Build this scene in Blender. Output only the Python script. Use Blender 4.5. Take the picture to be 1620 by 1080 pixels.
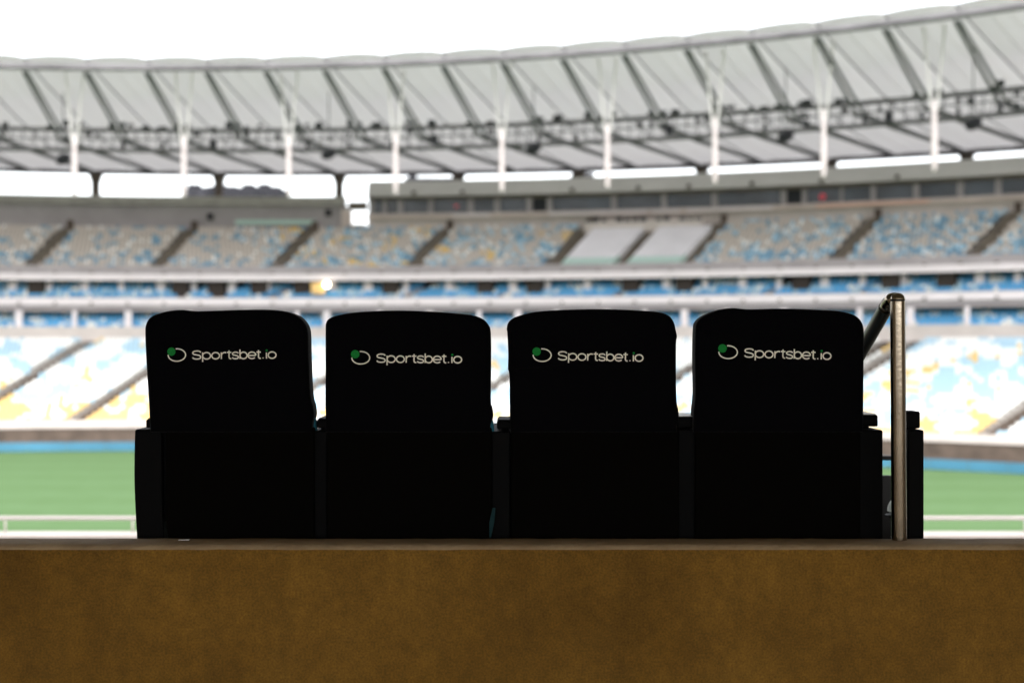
import bpy, math, random
from mathutils import Vector, noise
from mathutils.bvhtree import BVHTree
random.seed(7)
R = math.radians
scene = bpy.context.scene
for o in list(bpy.data.objects):
    bpy.data.objects.remove(o, do_unlink=True)
col = scene.collection

# ------------------------------------------------------------------ camera, world, sun, exposure
EYE = 10.0                    # eye height above the pitch
F = 2100.0                    # focal length in photo pixels (photo 1620 wide)
cam = bpy.data.cameras.new('camera')
cam_o = bpy.data.objects.new('camera', cam); col.objects.link(cam_o)
cam_o.location = (0, 0, EYE); cam_o.rotation_euler = (R(90), 0, 0)
cam.sensor_width = 36; cam.lens = 36 * F / 1620
cam.clip_start = 0.05; cam.clip_end = 6000
cam.dof.use_dof = True; cam.dof.focus_distance = 4.22; cam.dof.aperture_fstop = 2.0
scene.camera = cam_o
SUN_EL = 48
w = bpy.data.worlds.new('World'); scene.world = w; w.use_nodes = True
nt = w.node_tree
sky = nt.nodes.new('ShaderNodeTexSky'); sky.sky_type = 'NISHITA'; sky.sun_disc = False
sky.sun_elevation = R(SUN_EL); sky.sun_rotation = R(165)
sky.dust_density = 2.5; sky.air_density = 1.0; sky.ozone_density = 0.5
bg = nt.nodes['Background']; bg.inputs['Strength'].default_value = 0.15
hs = nt.nodes.new('ShaderNodeHueSaturation')          # hazy white overcast: the sky's blue is washed out evenly
hs.inputs['Saturation'].default_value = .2; hs.inputs['Value'].default_value = 2.6
nt.links.new(sky.outputs[0], hs.inputs['Color']); nt.links.new(hs.outputs[0], bg.inputs['Color'])
sun = bpy.data.lights.new('sun', 'SUN'); sun.energy = 0.9; sun.angle = R(25); sun.color = (1, .95, .87)
sun_o = bpy.data.objects.new('sun', sun); col.objects.link(sun_o)
sun_o.rotation_euler = (R(90 - SUN_EL), 0, R(-15)); sun_o.location = (0, -40, 80)
vs = scene.view_settings
vs.view_transform = 'Standard'; vs.look = 'None'; vs.gamma = 1; vs.exposure = 0.55
scene.render.engine = 'CYCLES'
scene.cycles.max_bounces = 10; scene.cycles.diffuse_bounces = 6; scene.cycles.transmission_bounces = 6

# ------------------------------------------------------------------ materials
MATS = {}
def mat(name, c, rough=.7, metal=0, var=0, nscale=4, c2=None, bump=0, bscale=60, emit=None, estr=0, spec=.3, trans=0, detail=4):
    m = bpy.data.materials.new(name); m.use_nodes = True
    n, l = m.node_tree.nodes, m.node_tree.links
    p = n['Principled BSDF']
    p.inputs['Base Color'].default_value = (*c, 1); p.inputs['Roughness'].default_value = rough
    p.inputs['Metallic'].default_value = metal; p.inputs['Specular IOR Level'].default_value = spec
    tc = n.new('ShaderNodeTexCoord')
    if var or c2:
        nz = n.new('ShaderNodeTexNoise'); nz.inputs['Scale'].default_value = nscale; nz.inputs['Detail'].default_value = detail
        l.new(tc.outputs['Object'], nz.inputs['Vector'])
        rp = n.new('ShaderNodeValToRGB')
        a = c if c2 else tuple(x * (1 - var) for x in c)
        b = c2 if c2 else tuple(min(1, x * (1 + var)) for x in c)
        rp.color_ramp.elements[0].position = .32; rp.color_ramp.elements[0].color = (*a, 1)
        rp.color_ramp.elements[1].position = .68; rp.color_ramp.elements[1].color = (*b, 1)
        l.new(nz.outputs['Fac'], rp.inputs['Fac']); l.new(rp.outputs['Color'], p.inputs['Base Color'])
    if bump:
        nb = n.new('ShaderNodeTexNoise'); nb.inputs['Scale'].default_value = bscale; nb.inputs['Detail'].default_value = 6
        l.new(tc.outputs['Object'], nb.inputs['Vector'])
        bp = n.new('ShaderNodeBump'); bp.inputs['Strength'].default_value = bump; bp.inputs['Distance'].default_value = .01
        l.new(nb.outputs['Fac'], bp.inputs['Height']); l.new(bp.outputs['Normal'], p.inputs['Normal'])
    if emit:
        p.inputs['Emission Color'].default_value = (*emit, 1); p.inputs['Emission Strength'].default_value = estr
    if trans:
        t = n.new('ShaderNodeBsdfTranslucent'); t.inputs['Color'].default_value = (*c, 1)
        mx = n.new('ShaderNodeMixShader'); mx.inputs['Fac'].default_value = trans
        l.new(p.outputs[0], mx.inputs[1]); l.new(t.outputs[0], mx.inputs[2])
        l.new(mx.outputs[0], n['Material Output'].inputs['Surface'])
    MATS[name] = m
    return m
mat('fabric', (.0022, .0022, .0030), .95, spec=.04, bump=.25, bscale=140)
mat('shell', (.0024, .0021, .0018), .9, spec=.02, bump=.1, bscale=300)
mat('arm', (.0022, .0022, .0026), .6, spec=.05)
mat('arm_top', (.75, .73, .71), .35, spec=.4)  # sky light caught on the black pads' tops, put in as pale colour
mat('teal', (.015, .13, .19), .8, var=.2, nscale=30)
mat('teal_dark', (.004, .026, .032), .9)
mat('print_white', (.95, .91, .81), .8, spec=.1, var=.10, nscale=260)
mat('print_green', (.012, .24, .045), .8, spec=.1, var=.12, nscale=160)
mat('steel_shaded', (.10, .105, .10), .3, metal=1)  # sloping rail: reflection of the dark terrace put into the colour
mat('steel', (.30, .255, .20), .17, metal=1, var=.12, nscale=9, bump=.04, bscale=90)
mat('warm_lit_concrete', (.142, .070, .0065), .85, c2=(.200, .103, .013), nscale=2.6, bump=.6, bscale=45, detail=9)
mat('capstone', (.27, .19, .115), .9, c2=(.36, .265, .165), nscale=9, bump=.6, bscale=70, detail=9)
mat('concrete', (.38, .355, .33), .85, var=.12, nscale=.7)
mat('tread', (.20, .185, .17), .9, var=.12, nscale=.7)
mat('concrete_grey', (.36, .325, .335), .85, var=.10, nscale=.35)
mat('concrete_dark', (.15, .125, .10), .9, var=.2, nscale=.7)
mat('bounce_soffit', (.58, .51, .42), .9, var=.15, nscale=.5)  # pale warm tone chosen to bounce daylight onto the chair backs
mat('white_paint', (.78, .71, .73), .6, var=.05, nscale=.4)
mat('beige', (.58, .515, .485), .7, var=.08, nscale=.4)
mat('pinkish', (.60, .50, .46), .7, var=.12, nscale=.25)
mat('salmon', (.80, .50, .40), .7, var=.06, nscale=.3)
mat('panel_grey', (.58, .555, .54), .6, var=.05, nscale=.3)
mat('opening_shade', (.045, .035, .03), .9)
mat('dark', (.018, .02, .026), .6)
mat('dark_brown', (.10, .075, .06), .9, var=.3, nscale=.6)
mat('glass_dark', (.035, .045, .06), .15, spec=.5, var=.5, nscale=.25)
mat('cable', (.09, .095, .095), .6)
mat('truss', (.14, .13, .14), .6, var=.3, nscale=.5)
mat('mast', (.54, .475, .475), .5, var=.05, nscale=.5)
mat('black_metal', (.01, .01, .013), .5)
mat('membrane', (.51, .495, .49), .8, var=.03, nscale=.12, trans=.32)
mat('blue_seat', (.18, .34, .47), .5, var=.1, nscale=.3)
mat('box_blue', (.10, .38, .68), .5, var=.1, nscale=.3)
mat('sky_seat', (.40, .58, .70), .5)
mat('pale_seat', (.54, .48, .43), .5)
mat('white_seat', (.80, .80, .78), .5)
mat('yellow_seat', (.74, .51, .19), .5)
mat('sheet', (.78, .76, .79), .8, var=.05, nscale=.3)
mat('mint', (.45, .62, .56), .7)
mat('board_blue', (.05, .17, .26), .5, var=.15, nscale=.15)
mat('asphalt', (.06, .06, .06), .9, var=.2, nscale=.2)
mat('city', (.03, .03, .036), .9, var=.15, nscale=.05)
mat('city_glass', (.04, .04, .05), .4)
mat('hill', (.09, .12, .10), .95, var=.3, nscale=.01)
mat('lamp', (1, .95, .8), .5, emit=(1, .86, .62), estr=9)
mat('lamp_warm', (.75, .5, .2), .5, var=.2, nscale=1)
mat('red_neon', (.6, .02, .03), .5, emit=(1, .03, .06), estr=.7)
mat('cap_white', (.52, .55, .52), .6)
# warm light put into wall colour, with fine grit, blotches and long drips over
m = MATS['warm_lit_concrete']; n, l = m.node_tree.nodes, m.node_tree.links
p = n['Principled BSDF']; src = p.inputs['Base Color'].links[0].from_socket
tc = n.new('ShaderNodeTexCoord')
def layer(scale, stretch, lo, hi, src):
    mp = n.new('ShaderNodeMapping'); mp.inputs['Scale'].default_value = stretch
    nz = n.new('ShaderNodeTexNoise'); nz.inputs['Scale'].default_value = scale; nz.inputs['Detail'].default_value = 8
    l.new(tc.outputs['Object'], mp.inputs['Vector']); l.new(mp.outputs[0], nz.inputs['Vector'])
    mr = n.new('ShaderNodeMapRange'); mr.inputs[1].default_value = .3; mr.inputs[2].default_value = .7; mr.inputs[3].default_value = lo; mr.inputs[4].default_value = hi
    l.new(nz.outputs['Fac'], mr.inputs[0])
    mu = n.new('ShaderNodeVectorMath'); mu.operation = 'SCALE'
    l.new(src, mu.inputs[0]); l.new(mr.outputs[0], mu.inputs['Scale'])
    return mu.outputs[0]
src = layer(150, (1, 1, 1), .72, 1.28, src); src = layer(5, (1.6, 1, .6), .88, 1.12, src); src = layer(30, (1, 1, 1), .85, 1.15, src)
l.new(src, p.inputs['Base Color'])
# grass with mowing bands
p = MATS['fabric'].node_tree.nodes['Principled BSDF']
p.inputs['Sheen Weight'].default_value = .06; p.inputs['Sheen Roughness'].default_value = .35
m = mat('grass', (.07, .15, .045), .95, spec=.1)
n, l = m.node_tree.nodes, m.node_tree.links
tc = n.new('ShaderNodeTexCoord')
wv = n.new('ShaderNodeTexWave'); wv.bands_direction = 'Y'; wv.inputs['Scale'].default_value = .045; wv.inputs['Distortion'].default_value = .6
l.new(tc.outputs['Object'], wv.inputs['Vector'])
nz = n.new('ShaderNodeTexNoise'); nz.inputs['Scale'].default_value = .5; nz.inputs['Detail'].default_value = 8
l.new(tc.outputs['Object'], nz.inputs['Vector'])
mx = n.new('ShaderNodeMath'); mx.operation = 'ADD'
mm = n.new('ShaderNodeMath'); mm.operation = 'MULTIPLY'; mm.inputs[1].default_value = .35
l.new(wv.outputs['Fac'], mm.inputs[0]); l.new(mm.outputs[0], mx.inputs[0]); l.new(nz.outputs['Fac'], mx.inputs[1])
rp = n.new('ShaderNodeValToRGB')
rp.color_ramp.elements[0].position = .35; rp.color_ramp.elements[0].color = (.094, .165, .066, 1)
rp.color_ramp.elements[1].position = 1.0; rp.color_ramp.elements[1].color = (.112, .190, .084, 1)
l.new(mx.outputs[0], rp.inputs['Fac']); l.new(rp.outputs['Color'], n['Principled BSDF'].inputs['Base Color'])

# ------------------------------------------------------------------ helpers
def px(x, y, D):
    """world point at depth D on the ray through photo pixel (x, y)"""
    return Vector(((x - 810) / F * D, D, EYE + (540 - y) / F * D))
class MB:
    def __init__(s): s.v, s.f, s.m = [], [], []
    def box8(s, p, mi=0):
        b = len(s.v); s.v += [tuple(q) for q in p]
        for q in ((0, 3, 2, 1), (4, 5, 6, 7), (0, 1, 5, 4), (1, 2, 6, 5), (2, 3, 7, 6), (3, 0, 4, 7)):
            s.f.append(tuple(b + i for i in q)); s.m.append(mi)
    def box(s, x0, x1, y0, y1, z0, z1, mi=0):
        s.box8([(x0, y0, z0), (x1, y0, z0), (x1, y1, z0), (x0, y1, z0), (x0, y0, z1), (x1, y0, z1), (x1, y1, z1), (x0, y1, z1)], mi)
    def tube(s, pts, r, n=10, caps=True, mi=0):
        pts = [Vector(p) for p in pts]
        rr = r if isinstance(r, (list, tuple)) else [r] * len(pts)
        b = len(s.v)
        up = None
        for i, p in enumerate(pts):
            t = (pts[min(i + 1, len(pts) - 1)] - pts[max(i - 1, 0)]).normalized()
            if up is None:
                up = Vector((0, 0, 1)) if abs(t.z) < .9 else Vector((1, 0, 0))
            a = t.cross(up).normalized(); up = a.cross(t).normalized()
            for k in range(n):
                an = 2 * math.pi * k / n
                s.v.append(tuple(p + (a * math.cos(an) + up * math.sin(an)) * rr[i]))
        for i in range(len(pts) - 1):
            for k in range(n):
                k2 = (k + 1) % n
                s.f.append((b + i * n + k, b + i * n + k2, b + (i + 1) * n + k2, b + (i + 1) * n + k)); s.m.append(mi)
        if caps:
            s.f.append(tuple(b + k for k in reversed(range(n)))); s.m.append(mi)
            s.f.append(tuple(b + (len(pts) - 1) * n + k for k in range(n))); s.m.append(mi)
    def build(s, name, mats, parent=None, smooth=False, bevel=0):
        me = bpy.data.meshes.new(name); me.from_pydata(s.v, [], s.f)
        mats = mats if isinstance(mats, (list, tuple)) else [mats]
        for k in mats: me.materials.append(MATS[k])
        if len(mats) > 1: me.polygons.foreach_set('material_index', s.m)
        if smooth: me.polygons.foreach_set('use_smooth', [True] * len(s.f))
        me.update()
        o = bpy.data.objects.new(name, me); col.objects.link(o)
        if parent: o.parent = parent
        if bevel:
            bv = o.modifiers.new('bevel', 'BEVEL'); bv.width = bevel; bv.segments = 3; bv.limit_method = 'ANGLE'; bv.angle_limit = R(40)
        return o
def tag(o, label=None, cat=None, group=None, kind=None):
    if label: o['label'] = label
    if cat: o['category'] = cat
    if group: o['group'] = group
    if kind: o['kind'] = kind
    return o
def thing(name, label, cat, group=None):
    o = bpy.data.objects.new(name, None); o.empty_display_size = .2; col.objects.link(o)
    return tag(o, label, cat, group)

# the bowl is a ring about the point (CX, CY); angle 0 points along +Y, growing to the right
CX, CY = -30.0, 0.0
def P(r, a, z): return Vector((CX + r * math.sin(a), CY + r * math.cos(a), z))
def cyl(x, y, r):
    """angle and height where the ray through a photo pixel meets the ring of radius r"""
    dx = (x - 810) / F
    A = dx * dx + 1; B = -2 * (dx * CX + CY); C = CX * CX + CY * CY - r * r
    t = (-B + math.sqrt(B * B - 4 * A * C)) / (2 * A)
    return math.atan2(t * dx - CX, t - CY), EYE + (540 - y) / F * t
def zz(y, r, x=810): return cyl(x, y, r)[1]
def ang(x, r): return cyl(x, 540, r)[0]
A0, A1 = R(-17), R(48)
def sweep(mb, prof, a0=A0, a1=A1, n=90, closed=False, mi=0):
    b = len(mb.v); k = len(prof)
    for i in range(n + 1):
        a = a0 + (a1 - a0) * i / n
        for (r, z) in prof: mb.v.append(tuple(P(r, a, z)))
    for i in range(n):
        for j in range(k if closed else k - 1):
            j2 = (j + 1) % k
            mb.f.append((b + i * k + j, b + i * k + j2, b + (i + 1) * k + j2, b + (i + 1) * k + j)); mb.m.append(mi)
    if closed:
        mb.f.append(tuple(b + j for j in range(k))); mb.m.append(mi)
        mb.f.append(tuple(b + n * k + j for j in reversed(range(k)))); mb.m.append(mi)
def ring(name, prof, m, parent, a0=A0, a1=A1, n=90, closed=True):
    q = MB(); sweep(q, prof, a0, a1, n, closed); return q.build(name, m, parent)
def rect(r0, r1, z0, z1): return [(r0, z0), (r1, z0), (r1, z1), (r0, z1)]
def block(mb, r0, r1, a, wd, z0, z1, mi=0):
    """box in the ring's frame, wd wide along the ring"""
    t = Vector((math.cos(a), -math.sin(a), 0)) * (wd / 2)
    p0, p1 = P(r0, a, z0), P(r1, a, z0); h = Vector((0, 0, z1 - z0))
    q = [p0 - t, p0 + t, p1 + t, p1 - t]
    mb.box8(q + [k + h for k in q], mi)

# ------------------------------------------------------------------ ground and pitch
g = MB()
N = 72
g.v = [(0, 0, -.06)] + [(4000 * math.cos(2 * math.pi * k / N), 4000 * math.sin(2 * math.pi * k / N), -.06) for k in range(N)]
g.f = [(0, 1 + k, 1 + (k + 1) % N) for k in range(N)]; g.m = [0] * N
tag(g.build('ground', 'asphalt'), kind='structure')
g = MB()
g.v = [(CX, CY, 0)] + [tuple(P(126.5, 2 * math.pi * k / 120, 0)) for k in range(120)]
g.f = [(0, 1 + (k + 1) % 120, 1 + k) for k in range(120)]; g.m = [0] * 120
tag(g.build('pitch', 'grass'), kind='structure')

# ------------------------------------------------------------------ far grandstand
stand = thing('grandstand', 'large two tiered concrete stand with blue and white seats across the pitch', 'grandstand')
stand.location = (0, 0, 0)
# lower tier
LR0, LZ0, LROWS, LRUN, LRISE = 128.6, 1.95, 25, .86, .336
prof = []
for i in range(LROWS):
    r0 = LR0 + i * LRUN; z = LZ0 + i * LRISE
    prof += [(r0, z), (r0 + LRUN, z)]
LTOP_R = LR0 + LROWS * LRUN; LTOP_Z = LZ0 + LROWS * LRISE
q = MB(); sweep(q, prof, n=100); q.build('lower_terrace', 'concrete', stand)
ring('front_parapet', rect(128.0, 128.58, 1.7, 2.4), 'beige', stand)
ring('front_wall', rect(128.15, 128.55, -.02, 1.698), 'dark_brown', stand)
zc = zz(516, 150.4)
ring('concourse_parapet', rect(LTOP_R + .02, LTOP_R + .32, LTOP_Z - .5, zc), 'beige', stand)
# seats under the overhang
z490, z482, z470 = zz(491, 150.6), zz(482, 150.6), zz(470, 150.4)
prof = [(LTOP_R + .33, zc - .35)]
for i in range(5):
    r0 = LTOP_R + .6 + i * .8; z = zc - .35 + i * .3
    prof += [(r0, z), (r0 + .8, z)]
q = MB(); sweep(q, prof, n=90); q.build('concourse_terrace', 'concrete', stand)
ring('concourse_back_wall', rect(156.0, 156.3, zc - .4, z490 + .3), 'dark_brown', stand)
# box tier slab and fascia
ring('box_slab', rect(151.2, 160.5, z490, z490 + .35), 'concrete', stand)
ring('box_fascia_recess', rect(150.95, 151.18, z490 - .03, z482), 'concrete_grey', stand)
ring('box_fascia', rect(150.4, 151.15, z482 + .003, z470), 'white_paint', stand)
z442, z432, z420 = zz(442, 151.4), zz(432, 151.4), zz(419, 152.2)
prof = [(151.2, z470 - .6)]
for i in range(5):
    r0 = 151.9 + i * .8; z = z470 - .2 + i * .36
    prof += [(r0, z), (r0 + .8, z)]
q = MB(); sweep(q, prof, n=90); q.build('box_terrace', 'concrete_grey', stand)
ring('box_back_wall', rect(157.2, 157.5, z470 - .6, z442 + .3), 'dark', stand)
ring('upper_slab', rect(151.9, 160.5, z442 + .25, z442 + .6), 'concrete_dark', stand)
ring('upper_fascia_band', rect(151.2, 151.88, z442, z432), 'white_paint', stand)
ring('upper_fascia', rect(151.9, 152.4, z432 + .003, z420), 'concrete_grey', stand)
# upper tier
UR0, UZ0, UROWS, URUN = 152.9, z420 - .75, 16, .84
UTOP = zz(361, 166.4); URISE = (UTOP - UZ0) / UROWS
prof = []
for i in range(UROWS):
    r0 = UR0 + i * URUN; z = UZ0 + i * URISE
    prof += [(r0, z), (r0 + URUN, z)]
q = MB(); sweep(q, prof, n=100); q.build('upper_terrace', 'tread', stand)
ring('upper_front_wall', rect(152.42, 152.88, UZ0 - .8, z420 - .25), 'concrete_grey', stand)
UR1 = UR0 + UROWS * URUN
# piers
PIERS_A = [20, 78, 135, 192, 255, 307, 367, 424, 473, 527, 583, 643, 711, 763, 812, 867, 930, 990, 1055, 1116, 1175, 1233, 1305, 1365, 1427, 1488, 1550, 1610]
for i, x in enumerate(PIERS_A):
    q = MB(); block(q, 153.65, 154.25, ang(x, 153.9), .62 if i % 2 else .9, z470 - .2, z442 - .003); q.build('pier', 'white_paint', stand)
for i, x in enumerate([30, 118, 203, 300, 390, 470, 517, 600, 680, 758, 820, 880, 960, 1020, 1083, 1150, 1240, 1360, 1440, 1530]):
    q = MB(); block(q, 150.7 - .15, 151.1 - .2, ang(x, 150.7), .5 if i % 2 else .75, zc - .3, z490 - .035); q.build('pier', 'white_paint', stand)
# small fittings along both fascias
for k in range(28):
    x = 30 + k * 57.3
    for (r, yy) in ((151.9, 431), (150.4, 481)):
        a, z = cyl(x, yy, r); z = (z432 + .14) if yy == 431 else (z482 + .2)
        q = MB(); block(q, r - .16, r - .004, a, .3, z - .11, z + .11); q.build('fitting', 'dark_brown', stand)
# solid dark blocks: shade of door openings between the boxes put in as colour
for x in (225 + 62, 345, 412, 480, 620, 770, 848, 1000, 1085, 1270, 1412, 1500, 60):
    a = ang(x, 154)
    q = MB(); block(q, 152.7, 156.9, a, 1.8, z470 - .2, z442 - .02); q.build('vomitory_shade', 'opening_shade', stand)

# aisles: stair flights running up between the seat blocks
USHEAR, LSHEAR = .16, .40
def a_up(a0, r): return a0 + USHEAR * (r - UR0) / UR0
def a_lo(a0, r): return a0 + LSHEAR * (r - LR0) / LR0
UAIS = [ang(x, UR0) for x in (-150, 45, 243, 434, 648, 869, 978, 1078, 1318, 1535, 1700)]
LAIS = [cyl(205, 643, 137)[0] - LSHEAR * 8.5 / LR0 + d for d in (0,)] + [ang(x, LR0) for x in (-60, 420, 700, 960, 1230)] + [cyl(1388, 560, 147)[0] - LSHEAR * 18.5 / LR0, ang(1560, LR0)]
for a in UAIS:
    q = MB()
    for i in range(UROWS):
        r = UR0 + i * URUN; z = UZ0 + i * URISE
        block(q, r + .006, r + URUN + .006, a_up(a, r + .4), 1.5, z + .004, z + .18)
        block(q, r + .43, r + URUN + .006, a_up(a, r + .6), 1.5, z + .181, z + URISE - .002)
    q.build('aisle_stair', 'concrete_dark', stand)
for a in LAIS:
    q = MB()
    for i in range(LROWS - 1):
        r = LR0 + i * LRUN; z = LZ0 + i * LRISE
        block(q, r + .006, r + LRUN + .006, a_lo(a, r + .4), 1.5, z + .004, z + .17)
        block(q, r + .43, r + LRUN + .006, a_lo(a, r + .6), 1.5, z + .171, z + LRISE - .002)
    q.build('aisle_stair', 'dark_brown', stand)

for a in UAIS:
    if a in UAIS[6:7]: continue
    q = MB(); block(q, UR1 + .05, UR1 + .5, a_up(a, UR1 + .3), .75, UTOP + .004, UTOP + 1.1); q.build('stair_head_post', 'dark_brown', stand)
# rear wall on the left, with coping, and the gap beside it
zw0 = UTOP - .4
aL = ang(549, 167.6); aP = ang(583, 168)
z322, z308 = zz(322, 167.6), zz(308, 167.2)
ring('rear_wall', rect(167.3, 167.9, zw0, z322), 'concrete_grey', stand, A0, aL, 40)
ring('rear_coping', rect(166.9, 168.2, z322 + .003, z308), 'concrete', stand, A0, ang(545, 167), 40)
ring('rear_walkway', rect(UR1 + .01, 167.28, zw0 - .2, UTOP), 'concrete', stand)
ring('rear_low_wall', rect(167.4, 167.8, zw0, zz(352, 167.5)), 'pinkish', stand, aL + .001, aP - .001, 6)
ring('rear_beam', rect(167.4, 168.4, zz(329, 167.5), zz(316, 167.5)), 'concrete_dark', stand, aL + .001, aP - .001, 6)
ring('rear_pier', rect(167.0, 167.39, zw0, zz(329, 167.5)), 'pinkish', stand, ang(540, 167), ang(556, 167), 3)
ring('bench_strip', rect(UR1 - .1, UR1 + .35, UTOP + .03, UTOP + .42), 'dark_brown', stand, ang(358, 167), ang(565, 167), 16)
ring('banner', rect(167.14, 167.28, zz(352, 167.2), zz(345, 167.2)), 'mint', stand, ang(372, 167), ang(500, 167), 14)
for x, y in ((333, 343), (520, 337)):
    a, z = cyl(x, y, 167.2); q = MB(); block(q, 166.7, 167.29, a, .7, z - .4, z + .4); q.build('wall_speaker', 'black_metal', stand)

# seats
def seat_geo(mb, r, a, z, mi, wd=.40):
    er = Vector((math.sin(a), math.cos(a), 0)); et = Vector((math.cos(a), -math.sin(a), 0))
    c = P(r, a, z)
    def B(r0, r1, z0, z1, lean, hw):
        lo = [c + er * r0 - et * hw, c + er * r0 + et * hw, c + er * r1 + et * hw, c + er * r1 - et * hw]
        mb.box8([p + Vector((0, 0, z0)) for p in lo] + [p + er * lean + Vector((0, 0, z1)) for p in lo], mi)
    B(.40, .46, .36, .74, .08, wd / 2); B(.05, .42, .34, .40, 0, wd / 2)
SEATM = ['blue_seat', 'sky_seat', 'pale_seat', 'white_seat', 'yellow_seat']
BOXM = SEATM + ['box_blue']
def to_px(p):
    return 810 + p.x / p.y * F, 540 - (p.z - EYE) / p.y * F
SHEETS = [(886, 966), (990, 1072)]
def near_aisle(a, ais, f, r, hw):
    return any(abs(a - f(q_, r)) * r < hw for q_ in ais)
def rows(r0, z0, nrows, run, rise, kind):
    out = []
    for i in range(nrows):
        r = r0 + i * run; z = z0 + i * rise
        na = int((A1 - A0 - R(6)) * r / .5)
        for k in range(na):
            a = A0 + R(3) + (k + .5 * (i % 2) * 0) * .5 / r
            p = P(r, a, z); X, Y = to_px(p)
            if X < -90 or X > 1710: continue
            out.append((i, r, a, z, X, Y))
    return out
rnd = random.random
up = MB(); n_up = 0
for (i, r, a, z, X, Y) in rows(UR0, UZ0, UROWS, URUN, URISE, 'u'):
    if near_aisle(a, UAIS, a_up, r, .95): continue
    ab = a - USHEAR * (r - UR0) / UR0
    xb = to_px(P(UR0, ab, UZ0))[0]
    if any(s0 - 6 < xb < s1 + 6 for s0, s1 in SHEETS): continue
    f = .6 * noise.noise(Vector((X / 30, Y / 15, 3.1))) + .8 * noise.noise(Vector((X / 12, Y / 9, 9)))
    fy = noise.noise(Vector((X / 40, Y / 16, 21.3)))
    v = .75 * f + (rnd() - .5) * .75 + (.09 if i < 5 else -.09)
    c = 0 if v > .24 else (1 if v > .11 and X > 400 else 2)
    if X > 1330 and rnd() < .2: c = 0
    if 440 < X < 1000 and fy > .30 and rnd() < .38: c = 4
    if c == 2 and rnd() < .10: c = 3
    seat_geo(up, r, a, z + .003, c)
tag(up.build('upper_tier_seats', SEATM), 'blue and beige folding seats filling the upper tier of the far stand', 'seats', kind='stuff')
bx = MB()
for (r0, z0, nr, run, rise, x_) in ((151.9, z470 - .2, 5, .8, .36, 0), (LTOP_R + .6, zc - .35, 5, .8, .3, 1)):
    for (i, r, a, z, X, Y) in rows(r0, z0, nr, run, rise, 'b'):
        v = noise.noise(Vector((X / 22, i * .5, 5 + x_))) + (rnd() - .5) * .8
        if x_ == 0 and noise.noise(Vector(((X - i * 9) / 30, 0, 41))) > .34: continue
        seat_geo(bx, r, a, z + .003, 3 if v > .42 else (1 if v > .16 else 5))
tag(bx.build('box_tier_seats', BOXM), 'bright blue seats in the shaded box tier below the upper fascia', 'seats', kind='stuff')
lo = MB(); ind = []
WIN = [(178, 232), (490, 518), (774, 806), (1070, 1102), (1366, 1442)]
cand = []
for s in rows(LR0, LZ0 + .0, LROWS - 1, LRUN, LRISE, 'l'):
    (i, r, a, z, X, Y) = s
    if near_aisle(a, LAIS, a_lo, r, .95): continue
    fy = noise.noise(Vector((X / 55, Y / 20, 2.3))) + .35 * noise.noise(Vector((X / 18, Y / 9, 6)))
    fb = noise.noise(Vector((X / 40, Y / 24, 8.8)))
    yb = .46 - .40 * max(0, (9 - i) / 9)
    c = 3
    if fb + (rnd() - .5) * .5 > .02: c = 1
    if fy + (rnd() - .5) * .45 > yb: c = 4
    if i < 5 and X < 330 and rnd() < .6: c = 4
    rec = (r, a, z, c)
    if any(x0 < X < x1 for x0, x1 in WIN): cand.append((i, rec))
    else: seat_geo(lo, r, a, z + .003, c)
cand.sort(key=lambda t: t[0])
SEATME = []
for k in SEATM:
    b = MB()
    def LB(y0, y1, z0, z1, ln):
        b.box8([(-.22, y0, z0), (.22, y0, z0), (.22, y1, z0), (-.22, y1, z0), (-.22, y0 + ln, z1), (.22, y0 + ln, z1), (.22, y1 + ln, z1), (-.22, y1 + ln, z1)])
    LB(.40, .46, .30, .80, .08); LB(.05, .42, .34, .40, 0); b.box(-.04, .04, .40, .46, 0, .30)
    me = bpy.data.meshes.new('stadium_seat'); me.from_pydata(b.v, [], b.f); me.materials.append(MATS[k]); SEATME.append(me)
SN = ['bright blue', 'pale blue', 'beige', 'white', 'yellow']
for (i, (r, a, z, c)) in cand[:295]:
    o = bpy.data.objects.new('stadium_seat', SEATME[c]); col.objects.link(o)
    o.location = P(r, a, z + .002); o.rotation_euler = (0, 0, -a)
    tag(o, SN[c] + ' plastic seat in the lower tier beyond the pitch', 'seat', SN[c] + ' seats of the lower tier')
for (i, (r, a, z, c)) in cand[295:]: seat_geo(lo, r, a, z + .003, c)
tag(lo.build('lower_tier_seats', SEATM), 'white, pale blue and yellow seats massed on the sunlit lower tier', 'seats', kind='stuff')

# white sheets over two seat blocks
for (s0, s1), lab in zip(SHEETS, ('white sheet covering a seat block, beside the wide blue and beige block', 'white sheet covering a seat block, next to the beige block under the red ring')):
    q = MB(); NA, NR = 10, 12
    def sp(u, v):
        r = UR0 + .1 + v * 10.8
        a = a_up(ang(s0 + (s1 - s0) * u, UR0), r)
        return P(r, a, UZ0 + (r - UR0) / URUN * URISE + .75 + .05 * noise.noise(Vector((u * 9, v * 9, s0))))
    for j in range(NR + 1):
        for i in range(NA + 1): q.v.append(tuple(sp(i / NA, j / NR)))
    nv = len(q.v); q.v += [(x, y, z - .7) for x, y, z in q.v]
    for j in range(NR):
        for i in range(NA):
            k = j * (NA + 1) + i
            q.f.append((k, k + 1, k + NA + 2, k + NA + 1)); q.m.append(1 if j < 2 else 0)
    edge = [(i, i + 1) for i in range(NA)] + [(NR * (NA + 1) + i + 1, NR * (NA + 1) + i) for i in range(NA)]
    edge += [((j + 1) * (NA + 1), j * (NA + 1)) for j in range(NR)] + [(j * (NA + 1) + NA, (j + 1) * (NA + 1) + NA) for j in range(NR)]
    for a, b in edge: q.f.append((a, a + nv, b + nv, b)); q.m.append(1 if a < 3 * (NA + 1) else 0)
    tag(q.build('seat_cover_sheet', ['sheet', 'mint'], smooth=False), lab, 'sheet')
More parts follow.
